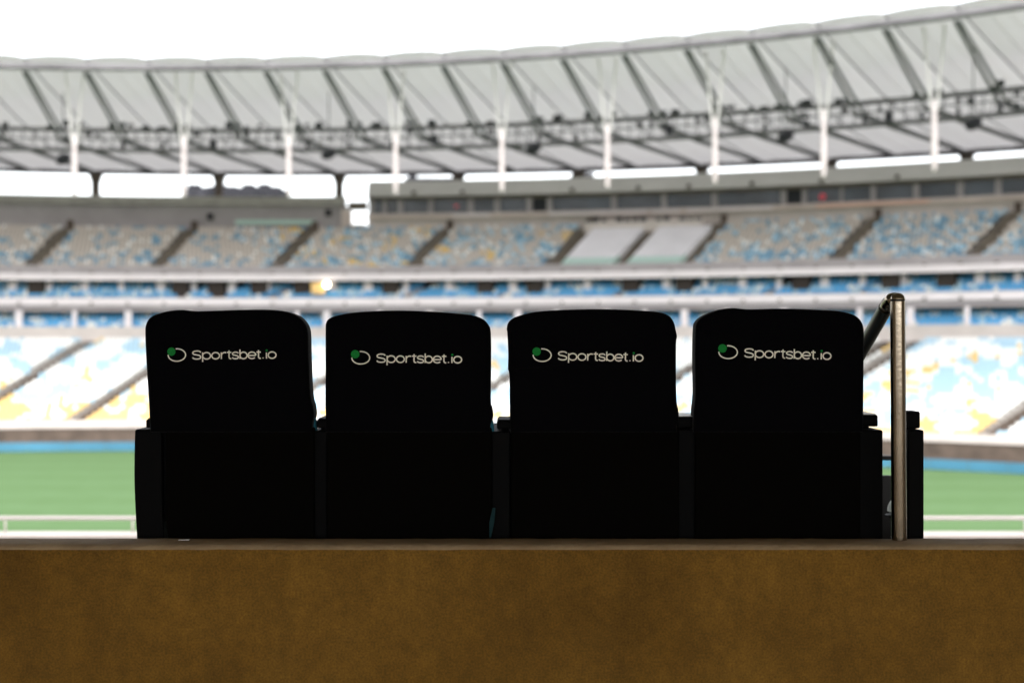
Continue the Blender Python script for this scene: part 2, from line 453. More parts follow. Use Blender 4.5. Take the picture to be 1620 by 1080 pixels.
# media desks behind the sheets
desk = thing('media_desk', 'long beige desk with dark screens behind the white sheeted seats', 'desk')
a0_, a1_ = ang(925, 164.5), ang(1112, 164.5)
zd = UZ0 + 13.5 * URISE
ring('counter', rect(163.9, 165.0, zd, zd + 1.25), 'beige', desk, a0_, a1_, 16)
for k in range(15):
    if k in (3, 8, 11): continue
    q = MB(); block(q, 164.2, 164.4, a0_ + (a1_ - a0_) * (k + .5) / 15, .55 + .25 * rnd(), zd + 1.253, zd + 1.55 + .35 * rnd()); q.build('screen', 'dark', desk)

# ------------------------------------------------------------------ press gallery on the right half of the rear wall
press = thing('press_gallery', 'long glazed press gallery with grey canopy above the upper tier', 'building')
z345, z336, z309, z286 = zz(344, 167.6), zz(337, 167.4), zz(309, 168), zz(286, 167.4)
aE = A1 - R(2)
ring('base_wall', rect(167.7, 168.3, zw0, z345 - .003), 'beige', press, aP, aE, 60)
ring('light_beam', rect(167.1, 168.3, z345, z336), 'pinkish', press, aP, aE, 60)
ring('sill', rect(167.5, 168.4, z336 + .003, z336 + .18), 'concrete_grey', press, aP, aE, 60)
ring('canopy', [(167.0, z309), (169.5, z309 - .05), (169.5, z286 + .3), (167.9, z286 + .25)], 'panel_grey', press, aP, aE, 60)
ring('head_rail', rect(167.55, 168.2, z309 - .42, z309 - .055), 'concrete_dark', press, aP, aE, 60)
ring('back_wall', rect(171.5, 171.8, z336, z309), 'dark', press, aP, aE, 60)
ring('floor_slab', rect(168.4, 171.5, z336, z336 + .1), 'concrete_dark', press, aP, aE, 60)
MUL = [(588, 8), (609, 7), (634, 8), (682, 8), (745, 9), (787, 9), (838, 9), (870, 9), (972, 9), (1051, 8), (1131, 9), (1240, 9), (1273, 8), (1332, 4), (1382, 7), (1450, 8), (1520, 8), (1580, 8), (1640, 8)]
for i, (x, wd) in enumerate(MUL):
    q = MB(); block(q, 167.7, 168.1, ang(x, 168), wd / F * 165, z336 + .183, z309 - .423); q.build('mullion', 'concrete_grey', press)
    if i < len(MUL) - 1:
        x2 = MUL[i + 1][0]
        if (x, x2) in ((838, 870), (1240, 1273)):
            ring('door', rect(168.02, 168.08, z336 - 1.0, z309 - .423), 'dark', press, ang(x + 6, 168), ang(x2 - 5, 168), 2)
        else:
            ring('window_pane', rect(167.9, 167.93, z336 + .185, z309 - .424), 'glass_dark', press, ang(x + wd / 2, 168), ang(x2 - MUL[i + 1][1] / 2, 168), 3)
for (x0, x1, m_) in ((716, 775, 'white_paint'), (868, 1024, 'white_paint'), (1030, 1076, 'white_paint'), (1086, 1222, 'white_paint'), (1232, 1290, 'pinkish'), (1292, 1470, 'salmon')):
    ring('lit_strip', rect(167.0, 167.095, z345 + .12, z336 - .1), m_, press, ang(x0, 167), ang(x1, 167), 8)  # lit stretches of the beam, their light put in as pale and salmon colour
for x in (655, 732, 905, 1010, 1090, 1190, 1300, 1420):
    a, z = cyl(x, 300, 167.1); q = MB(); block(q, 166.75, 167.1, a, .45, z309 + .25, z309 + .6); q.build('floodlight', 'dark_brown', press)
for (x, y, lab) in ((1301, 311, 'small glowing red ring in the press gallery window beside a dark door'), (722, 326, 'faint red ring in the press gallery window near its open end'),):
    a, z = cyl(x, y, 167.55); pts = []
    et = Vector((math.cos(a), -math.sin(a), 0)); c = P(167.55, a, z)
    rr = .26 if x > 1000 else .14
    q = MB(); q.tube([c + et * rr * math.cos(t * math.pi / 8) + Vector((0, 0, rr * math.sin(t * math.pi / 8))) for t in range(17)], .035 if x > 1000 else .02, 6, False)
    block(q, 167.55, 167.9, a, .06, z - rr, z - rr + .06)
    tag(q.build('ring_light', 'red_neon'), lab, 'light')

# lit lamp in the box tier
lt = thing('box_lamp', 'glowing warm round lamp in the box tier below the fascia', 'lamp')
a, z = cyl(517, 450, 151.0)
q = MB(); c = P(151.0, a, z)
for i in range(9):
    for k in range(12):
        th = math.pi * i / 8; q.v.append(tuple(c + Vector((math.sin(th) * math.cos(k * math.pi / 6), math.sin(th) * math.sin(k * math.pi / 6), math.cos(th))) * .36))
for i in range(8):
    for k in range(12): q.f.append((i * 12 + k, i * 12 + (k + 1) % 12, i * 12 + 12 + (k + 1) % 12, i * 12 + 12 + k)); q.m.append(0)
q.build('bulb', 'lamp', lt, True)
q = MB(); block(q, 150.95, 151.05, a, .1, z + .3, z442 + .1); q.build('stem', 'dark_brown', lt)
q = MB(); block(q, 151.6, 151.9, ang(503, 151.6), 1.6, z470 + .5, z442 - .2); q.build('reflector_panel', 'lamp_warm', lt)

# advertising boards round the pitch
for k in range(28):
    x = -80 + k * 62
    aa, ab = ang(x, 121), ang(x + 61, 121)
    bd = thing('advertising_board', 'plain blue board standing at the edge of the pitch before the far stand', 'board', 'blue boards round the pitch')
    ring('panel', rect(121, 121.1, .06, .85), 'board_blue', bd, aa, ab, 2)
    q = MB(); block(q, 121.11, 121.5, (aa + ab) / 2, .08, 0, .8); q.build('brace', 'concrete_grey', bd)

# ------------------------------------------------------------------ roof
roof = thing('stadium_roof', 'pale membrane roof on radial cables over the far stand', 'roof')
RO, RI = 182.0, 113.0
zo = zz(270, RO); zi = zz(92, RI)
DA = (ang(1012, RO) - ang(820, RO)) / 2
a_ref = ang(820, RO)
KS = range(-13, 12)
for k in KS:
    b0, b1 = a_ref + k * DA, a_ref + (k + 1) * DA
    q = MB(); NU, NV = 8, 16
    for j in range(NV + 1):
        for i in range(NU + 1):
            u, v = i / NU, j / NV
            r = RO + (RI - RO) * v
            if v > .999: r += 1.3 * math.sin(math.pi * u)
            z = zo + .06 + (zi + .74 - zo) * v - 1.6 * math.sin(math.pi * v) + .5 * (4 * u * (1 - u)) * (.3 + .7 * v)
            q.v.append(tuple(P(r, b0 + (b1 - b0) * u, z)))
    for j in range(NV):
        for i in range(NU):
            k0 = j * (NU + 1) + i
            q.f.append((k0, k0 + 1, k0 + NU + 2, k0 + NU + 1)); q.m.append(0)
    mp_ = q.build('membrane_panel', 'membrane', roof, True)
    sm = MB()
    for u in (2, 4, 6):
        sm.tube([Vector(q.v[j * (NU + 1) + u]) - Vector((0, 0, .03)) for j in range(NV + 1)], .028, 4, False)
    sm.build('seam', 'panel_grey', mp_)
def zroof(r):
    v = (RO - r) / (RO - RI); return zo + .06 + (zi + .74 - zo) * v - 1.6 * math.sin(math.pi * v)
ring('compression_ring', rect(RO - .5, RO + .6, zo - .38, zo + .12), 'truss', roof, a_ref - 13 * DA, a_ref + 12 * DA, 80)
TR = 127.0
zt0, zt1 = zz(229, TR), zz(196, TR)
for k in range(-13, 13):
    a = a_ref + k * DA
    et = Vector((math.cos(a), -math.sin(a), 0))
    q = MB()
    q.tube([P(r, a, zroof(r) - .12) for r in (RO, 165, 150, 135, 122, RI)], .06, 6)
    q.build('ridge_cable', 'cable', roof)
    q = MB()
    for s in (-.32, .32):
        q.tube([P(RO - .4, a, zo - .25) + et * s * .5, P(TR + .4, a, zt0 + .9) + et * s, P(RI + .5, a, zi - .35) + et * s * .5], .15, 6)
    q.build('radial_cable', 'cable', roof)
q = MB(); q.tube([P(RI + .2, a_ref + DA * t / 2, zi + .05) for t in range(-26, 25)], .28, 8); q.build('tension_ring', 'truss', roof)
# columns behind the rear wall that carry the ring
for k in range(-13, 13, 2):
    a = a_ref + k * DA
    c = thing('roof_column', 'dark flared steel column between the rear wall and the roof ring', 'column', 'columns carrying the roof ring')
    q = MB(); block(q, RO - .5, RO + .5, a, 1.0, -.05, zo - 1.6); q.build('shaft', 'concrete_dark', c)
    q = MB(); et = Vector((math.cos(a), -math.sin(a), 0))
    lo_ = [P(RO - .5, a, zo - 1.6) - et * .5, P(RO - .5, a, zo - 1.6) + et * .5, P(RO + .5, a, zo - 1.6) + et * .5, P(RO + .5, a, zo - 1.6) - et * .5]
    hi_ = [P(RO - .6, a, zo - .385) - et * .9, P(RO - .6, a, zo - .385) + et * .9, P(RO + .6, a, zo - .385) + et * .9, P(RO + .6, a, zo - .385) - et * .9]
    q.box8(lo_ + hi_); q.build('capital', 'concrete_dark', c)
# catwalk ring truss
cat = thing('lighting_catwalk', 'curved grey lattice catwalk hung with equipment below the roof', 'catwalk')
ca0, ca1 = a_ref - 12.5 * DA, a_ref + 11.5 * DA
nC = 120
def carc(r, z): return [P(r, ca0 + (ca1 - ca0) * i / nC, z) for i in range(nC + 1)]
zm = (zt0 + zt1) / 2 + .05
for (r, z, t) in ((TR, zt1, .13), (TR + 1.2, zt1, .10), (TR, zm, .08), (TR, zt0, .10), (TR + 1.2, zt0, .09)):
    q = MB(); q.tube(carc(r, z), t, 6); q.build('chord', 'truss', cat)
ring('deck', rect(TR + .1, TR + 1.1, zt0 + .11, zt0 + .16), 'truss', cat, ca0, ca1, 90)
q = MB()
nb = int((ca1 - ca0) * TR / 1.05)
for i in range(nb):
    a = ca0 + (ca1 - ca0) * i / nb; a2 = ca0 + (ca1 - ca0) * (i + 1) / nb
    q.tube([P(TR, a, zt0), P(TR, a, zt1)], .06, 5)
    if i % 4 == 0: q.tube([P(TR + 1.2, a, zt0), P(TR + 1.2, a2, zt1)], .04, 5)
    if i % 3 == 0: q.tube([P(TR, a, zt1), P(TR + 1.2, a2, zt1)], .05, 5)
tag(q.build('lattice', 'truss', cat), kind='stuff')
q = MB()
for i in range(nb):                         # cable trays, lamps and boxes clipped on the walkway
    a = ca0 + (ca1 - ca0) * (i + rnd()) / nb
    nearnode = min(abs((a - a_ref) / DA - round((a - a_ref) / DA)), 1) < .28
    if rnd() < (.85 if nearnode else .22):
        zb = zt1 + .1 + (.25 * rnd() if nearnode else 0); h = .12 + .35 * rnd()
        block(q, TR - .3, TR - .14, a, .3 + .6 * rnd(), zb - .1, zb + h)
    if rnd() < .3:
        zb = zm - .2 + .5 * rnd(); block(q, TR - .3, TR - .1, a, .25 + .3 * rnd(), zb, zb + .35)
    if rnd() < .12:
        block(q, TR - .3, TR - .11, a, .3, zt0 + .12, zt0 + .7)
tag(q.build('mounted_equipment', 'black_metal', cat), kind='stuff')
# hanging masts
for x in (-50, 118, 291, 457, 626, 794, 961, 1131, 1303, 1478, 1650):
    r = 118.0; a = ang(x, r); zb = zz(304, r)
    et = Vector((math.cos(a), -math.sin(a), 0))
    ms = thing('hanging_mast', 'white tapered mast hung on a pair of cables under the roof', 'mast', 'white masts hung under the roof')
    q = MB(); q.tube([P(r, a, zb), P(r, a, zb + .25), P(r, a, zb + 1.5), P(r, a, zb + 4.2), P(r, a, zb + 5.4)], [.10, .20, .27, .22, .12], 10); q.build('spindle', 'mast', ms, True)
    for s in (-1, 1):
        q = MB(); q.tube([P(r, a, zb + 4.6) + et * s * .18, P(r, a, zi + .6) + et * s * .78], .11, 6); q.build('hanger', 'panel_grey', ms)
# loudspeakers
for i, (x, y) in enumerate(((100, 252), (520, 244), (844, 235), (1243, 216), (1540, 196))):
    r = 124.0; a, z = cyl(x, y, r); c = P(r, a, z)
    sp_ = thing('loudspeaker_cluster', 'black rounded loudspeaker cluster hanging below the catwalk', 'loudspeaker', 'rounded loudspeaker clusters below the catwalk')
    q = MB()
    for j in range(7):
        th = math.pi * j / 6
        for k in range(8):
            an = k * math.pi / 4
            d = Vector((math.sin(th) * math.cos(an) * .72, math.sin(th) * math.sin(an) * .6, math.cos(th) * .52 + .16 * math.cos(an) * math.sin(th)))
            q.v.append(tuple(c + d))
    for j in range(6):
        for k in range(8): q.f.append((j * 8 + k, j * 8 + (k + 1) % 8, j * 8 + 8 + (k + 1) % 8, j * 8 + 8 + k)); q.m.append(0)
    q.build('housing', 'black_metal', sp_)
    q = MB(); q.tube([c + Vector((0, 0, .4)), c + Vector((0, 0, zroof(r) - c.z))], .05, 5); q.build('suspension_cable', 'cable', sp_)
for i, (x, y) in enumerate(((337, 229), (687, 221), (1059, 206), (1406, 186), (-10, 232))):
    a, z = cyl(x, y, TR - .5)
    q = MB(); block(q, TR - .75, TR - .15, a, .58, z - .42, z + .42)
    block(q, TR - .5, TR - .4, a, .08, z + .42, zt1)
    tag(q.build('speaker_box', 'black_metal'), 'small black upright box fixed to the front of the catwalk', 'loudspeaker', 'black boxes on the catwalk')

# ------------------------------------------------------------------ distant city through the slot under the roof
hl = MB(); NX = 60
for j, (D, f) in enumerate(((1500, 0), (1800, 1), (2200, .2))):
    for i in range(NX + 1):
        x = -900 + 1800 * i / NX
        h = 120 + 110 * noise.noise(Vector((x / 260, .3, 1))) + 40 * noise.noise(Vector((x / 80, 4, 1)))
        hl.v.append((x, D, -5 + max(30, h) * f))
for j in range(2):
    for i in range(NX):
        k = j * (NX + 1) + i; hl.f.append((k, k + 1, k + NX + 2, k + NX + 1)); hl.m.append(0)
tag(hl.build('hills', 'hill', smooth=True), kind='structure')
for (x0, x1, yt, D, lab) in ((288, 330, 296, 330, 'grey city block seen under the roof beside the dark column'), (329, 373, 294.5, 350, 'grey city block with stepped roof seen between two roof columns'), (374, 402, 296, 320, 'low grey city block seen under the roof above the coping'), (401, 442, 295, 345, 'grey city block next to the roof column before the press gallery'), (640, 720, 281, 420, 'pale city block rising behind the press gallery canopy'), (905, 940, 273, 400, 'narrow grey city block above the press gallery canopy')):
    bd = thing('city_block', lab, 'building')
    p0, p1 = px(x0, yt, D), px(x1, yt, D); top = p0.z
    q = MB(); q.box(p0.x, p1.x, D, D + 14, -.05, top); q.build('wall', 'city', bd)
    q = MB(); q.box(p0.x + 1, p0.x + 3.5, D + 2, D + 6, top, top + 1.0); q.build('roof_tank', 'city', bd)
    nw = max(2, int((p1.x - p0.x) / 2.2))
    q = MB()
    for i in range(nw):
        for s in range(int(top / 3.2)):
            xx = p0.x + (i + .25) * (p1.x - p0.x) / nw
            q.box(xx, xx + 1.1, D - .05, D - .002, 1.2 + s * 3.2, 2.7 + s * 3.2)
    tag(q.build('window', 'city_glass', bd), kind='stuff')

# ------------------------------------------------------------------ near stand, with unseen slabs and walls added to shade the seats
near = thing('near_stand', 'concrete stand with unseen slabs added to shade the row of black chairs', 'grandstand')
FLZ = EYE - 1.62
q = MB(); q.box(-16, 16, -13, 4.06, FLZ - .3, FLZ); q.build('floor_slab', 'bounce_soffit', near)
q = MB(); q.box(-16, 16, -13, 8.5, EYE + 2.55, EYE + 2.95); q.build('shade_slab', 'bounce_soffit', near)
q = MB(); q.box(-16, 16, -13.3, -13.003, FLZ, EYE - .95); q.build('back_wall', 'bounce_soffit', near)  # unseen wall, top lowered so daylight from behind reaches the chair backs
for s in (-1, 1):
    q = MB(); q.box(min(s * 16.01, s * 16.3), max(s * 16.01, s * 16.3), -13, 8.5, FLZ - 3, EYE + 2.95); q.build('shade_wall', 'bounce_soffit', near)
CHZ = EYE - .93                # tread the chairs stand on
q = MB()
z, y = CHZ, 4.42
q.box(-16, 16, 4.42, 5.3, z - .3, z)
for i in range(11):
    y0 = 5.3 + i * .86; zt = CHZ - .30 - i * .145
    q.box(-16, 16, y0 + .002, y0 + .86, zt - .5, zt)
q.build('terrace', 'concrete_dark', near)
q = MB(); q.box(-16, 16, 15.0, 15.22, CHZ - 3.2, EYE + (540 - 850) / F * 15.0); q.build('front_wall', 'concrete', near)
q = MB(); zcap = EYE + (540 - 850) / F * 15.0; q.box(-16, 16, 14.96, 15.26, zcap + .002, zcap + .035); q.build('wall_cap', 'beige', near)
q = MB(); q.box(-16, 16, 15.22, 16, -.05, zcap - .6); q.build('lower_front', 'concrete', near)
rail = thing('front_railing', 'thin pale metal railing along the front wall above the grass', 'railing')
zr = EYE + (540 - 819) / F * 15.1
q = MB(); q.tube([(-14, 15.1, zr), (14, 15.1, zr)], .022, 10); q.build('top_rail', 'mast', rail, True)
for k in range(-9, 10):
    xx = px(210, 819, 15.1).x + k * 1.45 + 4.35
    if abs(xx) > 14: continue
    q = MB(); q.tube([(xx, 15.1, zcap + .036), (xx, 15.1, zr - .018)], .011, 8); q.build('post', 'mast', rail, True)

# parapet wall behind the chairs (warm light coloured into the face, worn cap)
WD = 4.08
wall = thing('parapet_wall', 'low concrete wall, warm light put into its colour, with worn top edge behind the black chairs', 'wall')
zw = EYE + (540 - 862) / F * WD
q = MB(); NXW = 240
prof_w = [(WD, FLZ), (WD, zw - .10), (WD, zw - .045), (WD + .002, zw - .014), (WD + .009, zw - .004), (WD + .022, zw), (WD + .07, zw + .001), (WD + .13, zw + .001), (WD + .155, zw - .004), (WD + .16, zw - .02), (WD + .16, FLZ)]
for i in range(NXW + 1):
    x = -6 + 12 * i / NXW
    for j, (yy, z) in enumerate(prof_w):
        d = 0
        if 2 < j < 9:
            d = .0022 * noise.noise(Vector((x * 3, j, 2))) + .002 * noise.noise(Vector((x * 14, j * .4, 5)))
            if j in (3, 4) : d -= max(0, noise.noise(Vector((x * 23, 1, 7))) - .35) * .02
        q.v.append((x, yy - d * .8, z + d))
K = len(prof_w)
for i in range(NXW):
    for j in range(K - 1):
        q.f.append((i * K + j, (i + 1) * K + j, (i + 1) * K + j + 1, i * K + j + 1)); q.m.append(1 if 3 <= j <= 8 else 0)
q.build('wall_body', ['warm_lit_concrete', 'capstone'], wall, True)
# a pale chip of paper lying on the wall
q = MB(); c = px(291, 856, 4.16); q.box(c.x - .016, c.x + .016, c.y - .006, c.y + .01, zw + .0035, zw + .0055)
tag(q.build('paper_scrap', 'sheet'), 'tiny pale scrap of paper lying on the low wall', 'scrap')

# ------------------------------------------------------------------ the four covered chairs
DC = 4.27
def catmull(pts, sub):
    out = []
    for i in range(len(pts) - 1):
        p0, p1, p2, p3 = pts[max(i - 1, 0)], pts[i], pts[i + 1], pts[min(i + 2, len(pts) - 1)]
        for k in range(sub):
            t = k / sub
            out.append(tuple(.5 * (2 * b + (c - a) * t + (2 * a - 5 * b + 4 * c - d) * t * t + (3 * b - a - 3 * c + d) * t ** 3) for a, b, c, d in zip(p0, p1, p2, p3)))
    out.append(tuple(pts[-1])); return out
OUT = [
 [(236, 684), (235, 668), (234, 640), (230, 575), (228, 530), (229, 514), (236, 502), (252, 495), (270, 491), (288, 490), (302, 491.6), (318, 492), (360, 490.5), (400, 489.5), (432, 490), (452, 493), (470, 500), (481, 511), (486, 526), (487, 560), (489, 610), (491, 632), (494, 642), (495.5, 656), (493.5, 668), (492, 684)],
 [(514, 684), (514, 652), (513.5, 640), (514, 590), (514, 525), (515, 510), (521, 503), (536, 498), (560, 494), (600, 491.5), (640, 491), (680, 492.5), (715, 495), (745, 498), (763, 504), (772, 513), (776, 527), (776.5, 580), (776, 635), (778.5, 646), (780, 660), (776, 672), (775, 684)],
 [(807, 684), (806.5, 650), (806, 600), (804.5, 586), (803.5, 583), (804, 560), (802.5, 526), (801.5, 521), (803.5, 511), (810, 504), (822, 499), (848, 493), (890, 490), (940, 488.7), (985, 489.5), (1020, 491.5), (1046, 494), (1060, 500), (1067, 510), (1070, 522), (1072, 532), (1070.5, 545), (1070.5, 600), (1071.5, 636), (1074, 648), (1075, 664), (1072, 672), (1072, 684)],
 [(1098, 684), (1098.5, 650), (1101, 625), (1100.5, 560), (1101.5, 520), (1104, 509), (1112, 501), (1126, 494), (1144, 488.5), (1162, 487), (1178, 488.6), (1192, 489), (1230, 488), (1268, 488.5), (1300, 490), (1330, 492), (1350, 497), (1361, 504), (1367, 515), (1368.5, 530), (1368, 580), (1367.5, 640), (1367, 684)],
]
LOGO = [((280.7, 561.3), .985, -.6), ((571.2, 565.6), 1.0, .5), ((857.6, 561.5), 1.0, 1.05), ((1151.2, 556.8), 1.02, 1.6)]
CHL = ['black covered chair at the end of the row beside the open pitch view', 'black covered chair second from the grass side of the row',
       'black covered chair second from the steel handrail', 'black covered chair at the end of the row beside the steel handrail']
# lettering: strokes in logo units, x from the word's start, y up from the baseline
def ell(cx, cy, rx, ry, t0, t1, n=22):
    return [(cx + rx * math.cos(R(t0 + (t1 - t0) * i / n)), cy + ry * math.sin(R(t0 + (t1 - t0) * i / n))) for i in range(n + 1)]
def Sshape(W, H):
    return catmull([(W * .95, H * .80), (W * .80, H * .93), (W * .5, H * .975), (W * .17, H * .90), (W * .07, H * .74), (W * .18, H * .59), (W * .5, H * .515), (W * .82, H * .42), (W * .94, H * .25), (W * .82, H * .08), (W * .5, H * .025), (W * .18, H * .08), (W * .04, H * .22)], 5)
G = []   # (x0, strokes)
G.append((443, [Sshape(76, 70)]))
G.append((526, [ell(37, 28, 33, 27, 0, 360, 30), [(4, 56), (4, -22)]]))
G.append((605, [ell(33, 28, 32, 26.5, 0, 360, 30)]))
G.append((680, [[(5, 0), (5, 55)], ell(34, 24, 29, 30, 180, 66, 12)]))
G.append((735, [catmull([(14, 70), (14, 40), (14, 16), (20, 4), (33, 2)], 6), [(-3, 54), (33, 54)]]))
G.append((774, [Sshape(55, 57)]))
G.append((834, [[(5, 76), (5, 0)], ell(34, 28, 29, 27, 0, 360, 30)]))
G.append((903, [ell(34, 28, 32, 27, 0, 318, 28), [(3, 27), (65, 27)]]))
G.append((977, [catmull([(14, 70), (14, 40), (14, 16), (20, 4), (33, 2)], 6), [(-3, 54), (33, 54)]]))
G.append((1021, [[(7, 1), (7, 9)]]))
G.append((1050, [[(6, 0), (6, 50)]]))
G.append((1069, [ell(33, 28, 32, 26.5, 0, 360, 30)]))
def ribbon(pts, hw):
    """flat stroke: list of (left, right) points"""
    o = []
    for i, p in enumerate(pts):
        a, b = pts[max(i - 1, 0)], pts[min(i + 1, len(pts) - 1)]
        if i in (0, len(pts) - 1) and abs(pts[0][0] - pts[-1][0]) + abs(pts[0][1] - pts[-1][1]) < .01:
            a, b = pts[-2], pts[1]
        dx, dy = b[0] - a[0], b[1] - a[1]; L = math.hypot(dx, dy) or 1
        o.append(((p[0] - dy / L * hw, p[1] + dx / L * hw), (p[0] + dy / L * hw, p[1] - dx / L * hw)))
    return o
def subdiv(pts, step=8):
    o = []
    for a, b in zip(pts, pts[1:]):
        n = max(1, int(math.hypot(b[0] - a[0], b[1] - a[1]) / step))
        o += [(a[0] + (b[0] - a[0]) * k / n, a[1] + (b[1] - a[1]) * k / n) for k in range(n)]
    return o + [pts[-1]]

def poly_slab(name, pts, D0, D1, m, parent, bevel=.004):
    """a plate whose outline is given in photo pixels at depth D0, with real thickness"""
    q = MB(); n = len(pts)
    for D in (D0, D1):
        for (x, y) in pts:
            p = px(x, y, D0); q.v.append((p.x, D, p.z))
    q.f = [tuple(range(n)), tuple(reversed(range(n, 2 * n)))] + [(i, i + n, (i + 1) % n + n, (i + 1) % n) for i in range(n)]
    q.m = [0] * len(q.f)
    return q.build(name, m, parent, bevel=bevel)

PANEL = [[(262, 676), (262, 829), (266, 858), (266, 985), (497, 985), (497, 676)], [(517, 676), (517, 985), (778, 985), (778, 676)],
         [(808, 676), (808, 985), (1075, 985), (1075, 676)], [(1100, 676), (1100, 985), (1362, 985), (1362, 676)]]
# arm between chairs: (panel x0, x1, top y, pad x0, x1, pad top, pad bottom)
ARM = {-1: (213, 261, 679, 229, 262, 657, 677), 0: (492, 518, 681, 500, 519, 657, 677.5), 1: (777, 808, 682.5, 786, 812, 659, 679), 2: (1071, 1104, 679, 1072, 1108, 653, 677), 3: (1358, 1397, 680, 1362, 1391, 650, 675)}
def make_arm(i, ch):
    x0, x1, yt, p0, p1, py0, py1 = ARM[i]
    Da = DC + .03
    if i == -1:
        o = catmull([(213, 679), (212, 720), (212, 765), (214, 815), (217, 870), (221, 985)], 4) + [(258, 985), (260, 860), (257, 800), (256, 679)]
        poly_slab('arm_panel', o, Da, Da + .46, 'arm', ch, .006)
        q = MB(); a = px(250, 680, Da); b = px(268, 825, Da); q.box(a.x, b.x, Da + .02, Da + .4, b.z, a.z - .002); q.build('arm_bracket', 'arm', ch)
    else:
        poly_slab('arm_panel', [(x0, yt), (x0, 985), (x1, 985), (x1, yt)], Da, Da + .46, 'arm', ch, .006)
    a = px(p0, py0, Da); b = px(p1, py1, Da)
    zn = px(0, py0 + 6.5, Da).z                    # near edge of the pad's top, seen from a little above
    q = MB(); q.box(a.x, b.x, Da + .012, Da + .215, b.z, zn)
    pad = q.build('arm_pad', 'arm', ch, bevel=.005)
    q = MB(); q.box(a.x + .004, b.x - .004, Da + .02, Da + .207, zn + .0005, zn + .003); q.build('arm_top', 'arm_top' if i > 1 else 'arm', pad)  # only the two right-hand pads carry the painted sky light
    q = MB(); mx_ = (a.x + b.x) / 2; zt = px(0, yt, Da).z
    q.box(mx_ - .012, mx_ + .012, Da + .06, Da + .18, zt - .02, b.z + .002); q.build('arm_bracket', 'arm', ch)

